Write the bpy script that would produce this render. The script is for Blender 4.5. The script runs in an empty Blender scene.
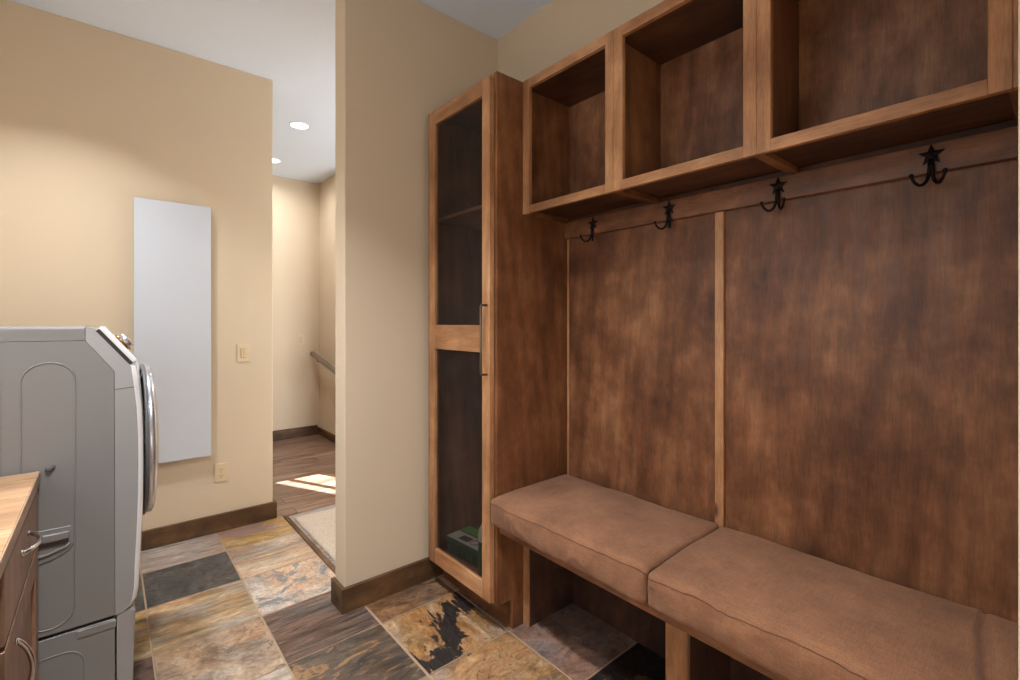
import bpy, bmesh, math, random
from mathutils import Vector, Matrix, noise

random.seed(7)
C = bpy.context.scene.collection
scn = bpy.context.scene

# ------------------------------------------------------------------ camera, world, lights, exposure
F_PX, CX, CY = 475.7, 510.0, 322.0
YAW = math.atan(404.1 / 475.7)
EYE = 1.378
cam_d = bpy.data.cameras.new('camera')
cam = bpy.data.objects.new('camera', cam_d)
C.objects.link(cam)
cam.location = (0, 0, EYE)
cam.rotation_euler = (math.pi / 2, 0, -YAW)
cam_d.sensor_fit = 'HORIZONTAL'
cam_d.sensor_width = 36.0
cam_d.lens = F_PX / 1020 * 36.0
cam_d.shift_y = -(340 - CY) / 1020.0
cam_d.clip_start = 0.02
scn.camera = cam

scn.view_settings.view_transform = 'Standard'
scn.view_settings.look = 'None'
scn.view_settings.gamma = 1
scn.view_settings.use_curve_mapping = False
scn.view_settings.exposure = 0.0

world = bpy.data.worlds.new('world')
scn.world = world
world.use_nodes = True
wn = world.node_tree
sky = wn.nodes.new('ShaderNodeTexSky')
sky.sky_type = 'NISHITA'
sky.sun_disc = False
sky.sun_elevation = math.radians(42)
sky.sun_rotation = math.radians(150)
wn.links.new(sky.outputs[0], wn.nodes['Background'].inputs[0])
wn.nodes['Background'].inputs[1].default_value = 0.22


def light(kind, name, loc, energy, color, size=None, size_y=None, aim=None, shape=None, spread=None):
    d = bpy.data.lights.new(name, kind)
    d.energy = energy
    d.color = color
    if kind == 'AREA':
        d.shape = shape or 'RECTANGLE'
        d.size = size
        if d.shape == 'RECTANGLE':
            d.size_y = size_y or size
        if spread:
            d.spread = math.radians(spread)
    o = bpy.data.objects.new(name, d)
    C.objects.link(o)
    o.location = loc
    if aim is not None:
        o.rotation_euler = Vector(aim).to_track_quat('-Z', 'Y').to_euler()
    return o


# the sun falls through the glazed entry door of the hall
sun = light('SUN', 'sun', (4, -4, 6), 45.0, (0.95, 0.96, 1.0), aim=(-0.43, 0.9, -0.9))
sun.data.angle = math.radians(0.53)
# daylight at the windows (one over the counter, the hall's glazed door); the first is added fill
light('AREA', 'fill_back', (-0.1, -2.40, 1.25), 7, (0.84, 0.93, 1.0), 1.3, 1.3, aim=(0, 1, -0.05))  # added fill from behind the camera, no window known there
light('AREA', 'daylight_counter_window', (-0.84, 1.1, 1.88), 10, (0.84, 0.93, 1.0), 1.4, 1.15, aim=(1, 0, 0.15))
light('AREA', 'daylight_hall_door', (2.6, 2.46, 1.2), 62, (0.90, 0.96, 1.0), 0.9, 1.9, aim=(0.0, 1, 0.35), spread=150)
# the recessed lamps: (x, y, watts)
CANS = [(-0.22, 2.82, 18), (0.05, 1.0, 37), (-0.25, -0.9, 5)]  # last lamp is added fill, unseen
HALL_CANS = [(1.277, 4.316, 9), (1.336, 5.43, 10), (2.45, 3.6, 12)]  # last lamp is added for more hall light, unseen


# ------------------------------------------------------------------ materials
def lin(c):
    r = []
    for v in c[:3]:
        v = v / 255.0
        r.append(v / 12.92 if v <= 0.04045 else ((v + 0.055) / 1.055) ** 2.4)
    return tuple(r) + (1.0,)


class NT:
    def __init__(s, name):
        s.m = bpy.data.materials.new(name)
        s.m.use_nodes = True
        s.t = s.m.node_tree
        s.b = s.t.nodes['Principled BSDF']
        s.out = s.t.nodes['Material Output']

    def n(s, kind, **kw):
        nd = s.t.nodes.new(kind)
        for k, v in kw.items():
            if k.startswith('i_'):
                nd.inputs[k[2:].replace('_', ' ')].default_value = v
            else:
                setattr(nd, k, v)
        return nd

    def l(s, a, b):
        s.t.links.new(a, b)

    def coord(s, scale=(1, 1, 1), src='Object', offset=True):
        tc = s.n('ShaderNodeTexCoord')
        mp = s.n('ShaderNodeMapping')
        mp.inputs['Scale'].default_value = scale
        if offset:
            oi = s.n('ShaderNodeObjectInfo')
            vm = s.n('ShaderNodeVectorMath', operation='SCALE')
            vm.inputs[0].default_value = (13.1, 7.7, 19.3)
            s.l(oi.outputs['Random'], vm.inputs['Scale'])
            ad = s.n('ShaderNodeVectorMath', operation='ADD')
            s.l(tc.outputs[src], ad.inputs[0])
            s.l(vm.outputs[0], ad.inputs[1])
            s.l(ad.outputs[0], mp.inputs['Vector'])
        else:
            s.l(tc.outputs[src], mp.inputs['Vector'])
        return mp.outputs[0]

    def noise(s, vec, scale, detail=4, rough=0.55, dist=0.0):
        nd = s.n('ShaderNodeTexNoise')
        nd.inputs['Scale'].default_value = scale
        nd.inputs['Detail'].default_value = detail
        nd.inputs['Roughness'].default_value = rough
        nd.inputs['Distortion'].default_value = dist
        s.l(vec, nd.inputs['Vector'])
        return nd.outputs['Fac']

    def ramp(s, fac, stops, interp='LINEAR'):
        r = s.n('ShaderNodeValToRGB')
        r.color_ramp.interpolation = interp
        el = r.color_ramp.elements
        el[0].position, el[0].color = stops[0]
        el[1].position, el[1].color = stops[-1]
        for p, c in stops[1:-1]:
            e = el.new(p)
            e.color = c
        s.l(fac, r.inputs['Fac'])
        return r.outputs['Color']

    def mix(s, fac, a, b, mode='MIX'):
        m = s.n('ShaderNodeMix', data_type='RGBA', blend_type=mode)
        for sock, v in ((m.inputs[0], fac), (m.inputs[6], a), (m.inputs[7], b)):
            if hasattr(v, 'links'):
                s.l(v, sock)
            else:
                sock.default_value = v
        return m.outputs[2]

    def bump(s, h, strength=0.2, dist=0.01, prev=None):
        b = s.n('ShaderNodeBump')
        b.inputs['Strength'].default_value = strength
        b.inputs['Distance'].default_value = dist
        s.l(h, b.inputs['Height'])
        if prev is not None:
            s.l(prev, b.inputs['Normal'])
        s.l(b.outputs[0], s.b.inputs['Normal'])
        return b.outputs[0]

    def color(s, c):
        if hasattr(c, 'links'):
            s.l(c, s.b.inputs['Base Color'])
        else:
            s.b.inputs['Base Color'].default_value = c

    def set(s, **kw):
        for k, v in kw.items():
            s.b.inputs[k.replace('_', ' ')].default_value = v


def plain(name, c, rough=0.5, metal=0.0, bump=0.0, bscale=200, coat=0.0):
    t = NT(name)
    t.color(lin(c))
    t.set(Roughness=rough, Metallic=metal)
    t.b.inputs['Coat Weight'].default_value = coat
    if bump:
        t.bump(t.noise(t.coord(), bscale, 3), bump, 0.002)
    return t.m


def g4(v):
    return (v, v, v, 1)


def wood(name, dark, mid, light_, axis='Z', stave=0.0, knots=0.0, rough=0.42, blotch=0.6, fine=1.0, figure=0.24):
    """stained alder: grain stretched along one axis, blotches of stain, pores, optional glued staves and knots"""
    t = NT(name)
    along, across = 0.09, 1.0
    sc = {'X': (along, across, across), 'Y': (across, along, across), 'Z': (across, across, along)}[axis]
    v = t.coord(sc)
    vb = t.coord((1, 1, 1))
    g1 = t.noise(t.coord(tuple(0.35 if q < 1 else 1.0 for q in sc)), 6.5 * fine, 6, 0.6, 0.25)
    g2 = t.noise(v, 55 * fine, 4, 0.65, 0.4)
    col = t.ramp(g1, [(0.22, lin(dark)), (0.5, lin(mid)), (0.80, lin(light_))])
    col = t.mix(0.20, col, t.ramp(g2, [(0.35, g4(0.30)), (0.65, g4(0.70))]), 'OVERLAY')
    wv = t.n('ShaderNodeTexWave', wave_type='BANDS', bands_direction='DIAGONAL')
    wv.inputs['Scale'].default_value = 9
    wv.inputs['Distortion'].default_value = 7
    wv.inputs['Detail'].default_value = 3
    wv.inputs['Detail Scale'].default_value = 0.8
    t.l(t.coord(tuple(0.12 if q < 1 else 1.0 for q in sc)), wv.inputs['Vector'])
    col = t.mix(figure, col, t.ramp(wv.outputs['Fac'], [(0.0, g4(0.30)), (0.6, g4(0.55)), (1.0, g4(0.66))]), 'OVERLAY')
    bl = t.noise(vb, 3.4, 5, 0.62, 0.2)
    col = t.mix(blotch, col, t.ramp(bl, [(0.30, g4(0.18)), (0.70, g4(0.74))]), 'SOFT_LIGHT')
    bl2 = t.noise(vb, 11, 3, 0.6, 0.3)
    col = t.mix(blotch * 0.5, col, t.ramp(bl2, [(0.35, g4(0.25)), (0.65, g4(0.7))]), 'SOFT_LIGHT')
    pr = t.noise(v, 230, 3, 0.6)
    col = t.mix(0.20, col, t.ramp(pr, [(0.40, g4(0.12)), (0.55, g4(0.55))]), 'OVERLAY')
    if stave:
        tc = t.coord((1, 1, 1), offset=False)
        sp = t.n('ShaderNodeSeparateXYZ')
        t.l(tc, sp.inputs[0])
        if axis == 'Z':
            a = t.n('ShaderNodeMath', operation='ADD')
            t.l(sp.outputs['X'], a.inputs[0])
            t.l(sp.outputs['Y'], a.inputs[1])
            src = a.outputs[0]
        else:
            src = sp.outputs['X' if axis == 'Y' else 'Y']
        d = t.n('ShaderNodeMath', operation='DIVIDE')
        t.l(src, d.inputs[0])
        d.inputs[1].default_value = stave
        fl = t.n('ShaderNodeMath', operation='FLOOR')
        t.l(d.outputs[0], fl.inputs[0])
        wn_ = t.n('ShaderNodeTexWhiteNoise', noise_dimensions='1D')
        t.l(fl.outputs[0], wn_.inputs['W'])
        col = t.mix(0.35, col, t.ramp(wn_.outputs['Value'], [(0.0, g4(0.28)), (1.0, g4(0.68))]), 'SOFT_LIGHT')
    if knots:
        vk = t.coord({'X': (0.45, 1, 1), 'Y': (1, 0.45, 1), 'Z': (1, 1, 0.45)}[axis])
        vo = t.n('ShaderNodeTexVoronoi')
        vo.inputs['Scale'].default_value = knots
        t.l(vk, vo.inputs['Vector'])
        k = t.ramp(vo.outputs['Distance'], [(0.0, g4(1)), (0.055, g4(0.85)), (0.10, g4(0.0))])
        col = t.mix(k, col, lin([c * 0.32 for c in dark]))
    t.color(col)
    t.set(Roughness=rough)
    t.b.inputs['Specular IOR Level'].default_value = 0.45
    rr = t.ramp(g2, [(0.3, g4(rough - 0.06)), (0.7, g4(rough + 0.1))])
    t.l(rr, t.b.inputs['Roughness'])
    t.bump(g2, 0.10, 0.002)
    return t.m


def slate(name, a, b, c, blot=None, amt=0.5, scale=5.0, stretch=(1, 0.4), ang=0.4, cleft=0.35, seed=0.0, rough=0.36, sharp=0.04, spots=0.0, crack=0.6, band=None):
    """natural cleft slate: banded mineral colours, hard-edged blotches, cracks along the layers, stepped relief"""
    t = NT(name)
    tc = t.n('ShaderNodeTexCoord')

    def mp(sx, sy, da=0.0):
        m0 = t.n('ShaderNodeMapping')
        m0.inputs['Location'].default_value = (seed * 3.17, seed * 1.71, seed)
        m0.inputs['Rotation'].default_value = (0, 0, ang + da)
        m0.inputs['Scale'].default_value = (sx, sy, 1)
        t.l(tc.outputs['Object'], m0.inputs['Vector'])
        return m0.outputs[0]
    v = mp(stretch[0], stretch[1])
    viso = mp((stretch[0] + 1) / 2, (stretch[1] + 1) / 2, 0.2)
    n1 = t.noise(v, scale, 9, 0.62, 1.2)
    n2 = t.noise(v, scale * 3.4, 9, 0.68, 0.9)
    n3 = t.noise(viso, scale * 13, 8, 0.75, 0.5)
    n4 = t.noise(viso, 2.2, 5, 0.6, 1.5)
    col = t.ramp(n1, [(0.34, lin(a)), (0.50, lin(b)), (0.64, lin(c))])
    warm = lin([min(255, b[0] * 1.04), b[1] * 0.94, b[2] * 0.84])
    grey = lin([sum(b) / 3 * 1.02, sum(b) / 3 * 1.0, sum(b) / 3 * 0.98])
    col = t.mix(t.ramp(n4, [(0.42, g4(0.55)), (0.5, g4(0.0))]), col, warm)
    col = t.mix(t.ramp(n4, [(0.52, g4(0.0)), (0.62, g4(0.5))]), col, grey)
    col = t.mix(0.75, col, t.ramp(n2, [(0.34, g4(0.14)), (0.66, g4(0.80))]), 'SOFT_LIGHT')
    col = t.mix(0.55, col, t.ramp(n3, [(0.34, g4(0.18)), (0.66, g4(0.78))]), 'OVERLAY')
    # dark cracks along the layers
    def vein(fac, width, amount):
        vn = t.n('ShaderNodeMath', operation='SUBTRACT')
        t.l(fac, vn.inputs[0])
        vn.inputs[1].default_value = 0.5
        ab = t.n('ShaderNodeMath', operation='ABSOLUTE')
        t.l(vn.outputs[0], ab.inputs[0])
        return t.ramp(ab.outputs[0], [(0.0, g4(amount)), (width, g4(0.0))])
    crk = vein(t.noise(mp(stretch[0] * 0.9, stretch[1] * 1.2, 0.1), scale * 1.1, 9, 0.66, 1.2), 0.010, crack)
    crk_gate = t.ramp(t.noise(viso, 6, 3), [(0.45, g4(0)), (0.58, g4(1))])
    crk2 = t.mix(1.0, crk, crk_gate, 'MULTIPLY')
    col = t.mix(crk2, col, lin([x * 0.38 for x in a]))
    if blot is not None:
        nb = t.noise(v, scale * 1.15, 10, 0.70, 0.7)
        if band:
            sx = t.n('ShaderNodeSeparateXYZ')
            t.l(tc.outputs['Object'], sx.inputs[0])
            (ax, ay), (bx_, by), wd = band
            L_ = math.hypot(bx_ - ax, by - ay)
            nx_, ny_ = -(by - ay) / L_, (bx_ - ax) / L_
            m1 = t.n('ShaderNodeMath', operation='MULTIPLY_ADD')
            t.l(sx.outputs['X'], m1.inputs[0])
            m1.inputs[1].default_value = nx_
            m1.inputs[2].default_value = -(ax * nx_ + ay * ny_)
            m2 = t.n('ShaderNodeMath', operation='MULTIPLY_ADD')
            t.l(sx.outputs['Y'], m2.inputs[0])
            m2.inputs[1].default_value = ny_
            t.l(m1.outputs[0], m2.inputs[2])
            m3 = t.n('ShaderNodeMath', operation='ABSOLUTE')
            t.l(m2.outputs[0], m3.inputs[0])
            m4 = t.n('ShaderNodeMapRange')
            t.l(m3.outputs[0], m4.inputs['Value'])
            m4.inputs['From Min'].default_value = 0.0
            m4.inputs['From Max'].default_value = wd
            m4.inputs['To Min'].default_value = 0.125
            m4.inputs['To Max'].default_value = -0.05
            m5 = t.n('ShaderNodeMath', operation='ADD')
            t.l(nb, m5.inputs[0])
            t.l(m4.outputs[0], m5.inputs[1])
            nb = m5.outputs[0]
        lo = 1 - amt
        e0 = lo * 0.32 + 0.34
        fac = t.ramp(nb, [(e0, g4(0)), (e0 + sharp, g4(1))])
        bc = t.mix(0.5, lin(blot), t.ramp(n3, [(0.3, g4(0.15)), (0.7, g4(0.65))]), 'OVERLAY')
        col = t.mix(fac, col, bc)
    if spots:
        ns = t.noise(viso, scale * 5, 8, 0.75, 0.6)
        gate = t.ramp(t.noise(viso, 5.5, 3), [(0.46, g4(0)), (0.58, g4(1))])
        sp_ = t.mix(1.0, t.ramp(ns, [(0.60 - spots * 0.1, g4(0)), (0.63 - spots * 0.1, g4(0.9))]), gate, 'MULTIPLY')
        col = t.mix(sp_, col, lin((66, 60, 58)))
    t.color(col)
    rr = t.ramp(n3, [(0.3, g4(rough - 0.12)), (0.7, g4(rough + 0.18))])
    t.l(rr, t.b.inputs['Roughness'])
    st = t.ramp(n1, [(0.30, g4(0)), (0.42, g4(0.3)), (0.44, g4(0.45)), (0.55, g4(0.6)), (0.57, g4(0.8)), (0.7, g4(1))])
    p = t.bump(st, cleft, 0.02)
    p = t.bump(n2, min(1, cleft * 1.6), 0.016, p)
    t.bump(n3, cleft, 0.0025, p)
    return t.m


def wallpaint(name, c):
    t = NT(name)
    v = t.coord(offset=False)
    n = t.noise(v, 2.2, 2)
    t.color(t.mix(0.05, lin(c), t.ramp(n, [(0.3, g4(0.4)), (0.7, g4(0.6))]), 'OVERLAY'))
    t.set(Roughness=0.78)
    p = t.bump(t.noise(v, 38, 5, 0.6), 0.10, 0.004)
    t.bump(t.noise(v, 190, 3), 0.06, 0.001, p)
    return t.m


M = {}
M['wall'] = wallpaint('beige_wall_paint', (217, 198, 171))
M['ceiling'] = wallpaint('white_ceiling_paint', (226, 237, 252))
D1, D2, D3 = (80, 49, 31), (120, 77, 49), (154, 108, 74)
S1, S2, S3 = (132, 90, 58), (180, 130, 89), (212, 166, 122)
M['panel_z'] = wood('stained_panel_wood', D1, D2, D3, 'Z', blotch=0.85, rough=0.46)
M['cubby_back_glow'] = wood('cubby_back_wood_glow', (92, 60, 42), (140, 96, 68), (178, 132, 98), 'Z', blotch=0.8, rough=0.36)  # glow inside the cubbies painted in as a lighter wood tone
M['stave_z'] = wood('stained_staved_wood', (84, 50, 30), (126, 81, 51), (160, 110, 73), 'Z', stave=0.085, rough=0.36)
M['panel_y'] = wood('stained_wood_along', D1, D2, D3, 'Y', blotch=0.8, rough=0.4)
M['stile'] = wood('frame_wood_upright', S1, S2, S3, 'Z', knots=5, blotch=0.5, rough=0.38)
M['stile_y'] = wood('frame_wood_along', S1, S2, S3, 'Y', knots=3.5, blotch=0.5, rough=0.38)
M['under_shade_z'] = wood('under_seat_wood_shaded', (46, 30, 24), (72, 47, 36), (98, 66, 48), 'Z', blotch=0.8, rough=0.55)  # shade under the seat is put into this wood colour
M['rail_wood'] = wood('bench_rail_wood', (92, 58, 38), (136, 90, 60), (170, 120, 86), 'Y', knots=3, blotch=0.7)
M['hookrail'] = wood('hook_rail_wood', (84, 52, 33), (124, 80, 52), (152, 106, 72), 'Y', knots=4, blotch=0.7)
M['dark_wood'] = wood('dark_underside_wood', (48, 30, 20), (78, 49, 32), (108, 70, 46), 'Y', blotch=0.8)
M['base_x'] = wood('baseboard_wood_x', (62, 42, 26), (96, 68, 42), (128, 94, 60), 'X', knots=4, blotch=0.9, rough=0.5)
M['base_y'] = wood('baseboard_wood_y', (62, 42, 26), (96, 68, 42), (128, 94, 60), 'Y', knots=4, blotch=0.9, rough=0.5)
M['counter'] = wood('countertop_wood', (156, 120, 88), (182, 144, 108), (204, 168, 132), 'X', blotch=0.4, rough=0.3)
M['counter_edge'] = wood('countertop_edge_wood', (130, 102, 82), (158, 128, 106), (182, 152, 130), 'Y', blotch=0.3, rough=0.4)
M['cab'] = wood('counter_cabinet_wood', (104, 74, 56), (138, 104, 82), (160, 126, 104), 'Z', blotch=0.4, rough=0.35)
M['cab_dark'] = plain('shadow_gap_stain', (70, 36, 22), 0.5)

M['grout'] = plain('sand_grout', (172, 146, 120), 0.85, bump=0.3)
SL = {
    'charcoal': slate('slate_charcoal', (58, 56, 56), (74, 72, 70), (94, 90, 86), (142, 122, 98), 0.10, 6, (1, .6), .3, seed=1, crack=.3),
    'lilac': slate('slate_lilac_grey', (122, 108, 98), (156, 142, 134), (180, 164, 150), (176, 146, 100), 0.22, 4, (.4, 1.9), -.1, seed=2, sharp=.08),
    'olive': slate('slate_olive_tan', (122, 100, 74), (162, 136, 102), (190, 168, 134), (162, 112, 82), 0.30, 3.6, (.4, 1.9), .05, seed=3, sharp=.05),
    'gold': slate('slate_golden', (132, 108, 72), (166, 134, 84), (184, 160, 120), (146, 118, 108), 0.35, 4, (.6, 1.3), .1, seed=4),
    'sand': slate('slate_sand', (142, 120, 100), (174, 152, 128), (192, 174, 152), None, 0, 3.4, (.35, 2.0), .12, seed=5),
    'blue': slate('slate_pink_blue', (168, 138, 118), (202, 176, 152), (216, 196, 174), (140, 138, 134), 0.40, 5, (1, .9), .5, seed=6.4, cleft=.6, sharp=.03),
    'ripple': slate('slate_rippled_brown', (76, 62, 55), (122, 98, 84), (160, 136, 120), (158, 160, 162), 0.14, 5.5, (.35, 3.0), .12, seed=7, cleft=1.0),
    'moss': slate('slate_tan_spotted', (132, 110, 90), (168, 142, 116), (188, 164, 138), (86, 84, 84), 0.16, 5, (.8, 1), .6, seed=8, spots=.5),
    'bronze': slate('slate_bronze', (62, 54, 48), (88, 74, 62), (114, 94, 76), (160, 122, 82), 0.36, 7, (.6, 1.5), -.6, seed=9, sharp=.05),
    'umber': slate('slate_umber', (92, 68, 48), (130, 98, 70), (158, 124, 92), (60, 50, 42), 0.24, 6, (.8, 1.2), .4, seed=10, spots=.4),
    'tiger': slate('slate_amber_black', (128, 96, 60), (166, 126, 80), (190, 168, 142), (42, 36, 34), 0.30, 7, (1.3, .6), .75, seed=14.2, sharp=.012, band=((1.33, 1.96), (1.0, 1.66), 0.16)),
    'amber': slate('slate_amber', (134, 100, 66), (170, 132, 90), (190, 156, 118), (48, 40, 36), 0.14, 5.5, (.7, 1.2), .2, seed=12, sharp=.02, spots=.3),
    'mauve': slate('slate_mauve', (108, 84, 74), (142, 114, 101), (160, 137, 124), (126, 98, 86), 0.3, 3.5, (.8, 1), .7, seed=14),
    'night': slate('slate_black_amber', (26, 22, 20), (38, 31, 28), (52, 42, 36), (128, 90, 54), 0.20, 6.5, (1, .7), .8, seed=15, sharp=.02),
    'plum': slate('slate_plum_brown', (70, 54, 50), (102, 82, 74), (130, 108, 96), None, 0, 5, (.5, 1.8), .3, seed=16, cleft=.6),
}

t = NT('hall_plank_wood')
v = t.coord((0.12, 1, 1), offset=False)
isl = t.n('ShaderNodeNewGeometry')
off = t.n('ShaderNodeVectorMath', operation='SCALE')
off.inputs[0].default_value = (31, 17, 5)
t.l(isl.outputs['Random Per Island'], off.inputs['Scale'])
ad = t.n('ShaderNodeVectorMath', operation='ADD')
t.l(v, ad.inputs[0])
t.l(off.outputs[0], ad.inputs[1])
g1 = t.noise(ad.outputs[0], 16, 6, 0.65, 1.2)
col = t.ramp(g1, [(0.30, lin((84, 60, 48))), (0.5, lin((128, 98, 80))), (0.72, lin((166, 138, 118)))])
col = t.mix(0.5, col, t.ramp(isl.outputs['Random Per Island'], [(0, g4(0.3)), (1, g4(0.66))]), 'SOFT_LIGHT')
t.color(col)
t.set(Roughness=0.33)
t.bump(g1, 0.2, 0.003)
M['plank'] = t.m

t = NT('rug_pile')
v = t.coord(offset=False)
n = t.noise(v, 160, 3, 0.7)
t.color(t.ramp(n, [(0.3, lin((176, 156, 134))), (0.7, lin((226, 212, 194)))]))
t.set(Roughness=0.95)
t.bump(n, 0.8, 0.01)
M['rug'] = t.m

t = NT('brown_linen')
v = t.coord()
slub = t.noise(t.coord((1, 14, 14)), 24, 4, 0.75)
slub2 = t.noise(t.coord((14, 1, 14)), 24, 4, 0.75)
weave = t.noise(v, 420, 2, 0.6)
col = t.ramp(t.noise(v, 5, 4, 0.6), [(0.3, lin((114, 76, 51))), (0.7, lin((142, 98, 68)))])
col = t.mix(0.38, col, t.ramp(slub, [(0.35, g4(0.32)), (0.68, g4(0.76))]), 'OVERLAY')
col = t.mix(0.38, col, t.ramp(slub2, [(0.35, g4(0.32)), (0.68, g4(0.76))]), 'OVERLAY')
col = t.mix(0.25, col, t.ramp(weave, [(0.35, g4(0.3)), (0.65, g4(0.7))]), 'OVERLAY')
t.color(col)
t.set(Roughness=0.9)
t.b.inputs['Sheen Weight'].default_value = 0.08
t.b.inputs['Sheen Roughness'].default_value = 0.5
p = t.bump(weave, 0.35, 0.0012)
p = t.bump(slub, 0.25, 0.001, p)
t.bump(slub2, 0.25, 0.001, p)
M['linen'] = t.m
M['piping'] = plain('linen_piping', (96, 66, 46), 0.9)

M['iron'] = plain('black_cast_iron', (26, 22, 21), 0.55, 0.6, bump=0.5, bscale=120)
M['pewter'] = plain('dark_nickel', (118, 106, 96), 0.32, 1.0)
M['nickel'] = plain('brushed_nickel', (196, 194, 196), 0.22, 1.0)
M['chrome'] = plain('chrome', (206, 208, 214), 0.22, 0.85)
M['enamel'] = plain('light_grey_enamel', (124, 121, 118), 0.40, bump=0.12, bscale=420)
M['enamel_front'] = plain('grey_gloss_enamel', (146, 144, 142), 0.2, coat=0.5)
M['white_and_lit_front'] = plain('white_plastic_and_lit_front', (226, 226, 228), 0.18, coat=0.4)  # also whitens the fascia front, where hall light is painted in
M['smoke'] = plain('smoked_plastic', (34, 26, 23), 0.35)
M['glassbowl'] = plain('door_bowl_glass', (120, 122, 124), 0.06, 0.0, coat=1.0)
M['gold'] = plain('bronze_knob_ring', (170, 120, 70), 0.25, 1.0)
M['grip'] = plain('grip_recess_grey', (96, 88, 82), 0.6)
M['gasket'] = plain('door_seal_grey', (92, 90, 90), 0.5)
M['rubber'] = plain('dark_gasket', (40, 38, 37), 0.7)
M['white_board'] = plain('white_board_paint', (206, 211, 220), 0.35)
M['plate'] = plain('almond_plastic', (222, 200, 166), 0.4)
M['plate_mid'] = plain('almond_shadow_line', (176, 152, 120), 0.5)
M['plate_dark'] = plain('outlet_slots', (92, 74, 56), 0.6)
M['trimwhite'] = plain('white_lamp_trim', (235, 232, 228), 0.4)
M['steel_rail'] = plain('handrail_dark_wood', (118, 104, 86), 0.3)
M['tan'] = plain('tan_card', (178, 140, 84), 0.7)
M['green'] = plain('green_plastic', (42, 84, 48), 0.4)
M['dgreen'] = plain('dark_green_plastic', (28, 52, 38), 0.45)
M['lime'] = plain('leaf_green_print', (84, 138, 50), 0.5)
M['greyprint'] = plain('grey_print', (170, 164, 156), 0.5)
M['inkprint'] = plain('dark_print', (44, 42, 46), 0.5)
M['yellow'] = plain('yellow_cap', (214, 172, 40), 0.4)
M['charcoal_cloth'] = plain('dark_cloth', (34, 30, 30), 0.9)
M['darkware'] = plain('dark_glazed_ware', (48, 44, 46), 0.3)

t = NT('lamp_lens')
t.color(g4(0.9))
t.b.inputs['Emission Color'].default_value = (1.0, 0.95, 0.88, 1)
t.b.inputs['Emission Strength'].default_value = 9.0
M['lens'] = t.m

# smoked screen in the cabinet door: half see-through
t = NT('smoked_screen')
tr = t.n('ShaderNodeBsdfTransparent')
tr.inputs[0].default_value = (0.96, 0.95, 0.94, 1)
mx = t.n('ShaderNodeMixShader')
mx.inputs[0].default_value = 0.24
t.b.inputs['Base Color'].default_value = lin((52, 47, 47))
t.set(Roughness=0.45)
t.l(tr.outputs[0], mx.inputs[1])
t.l(t.b.outputs[0], mx.inputs[2])
t.l(mx.outputs[0], t.out.inputs[0])
M['screen'] = t.m


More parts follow.
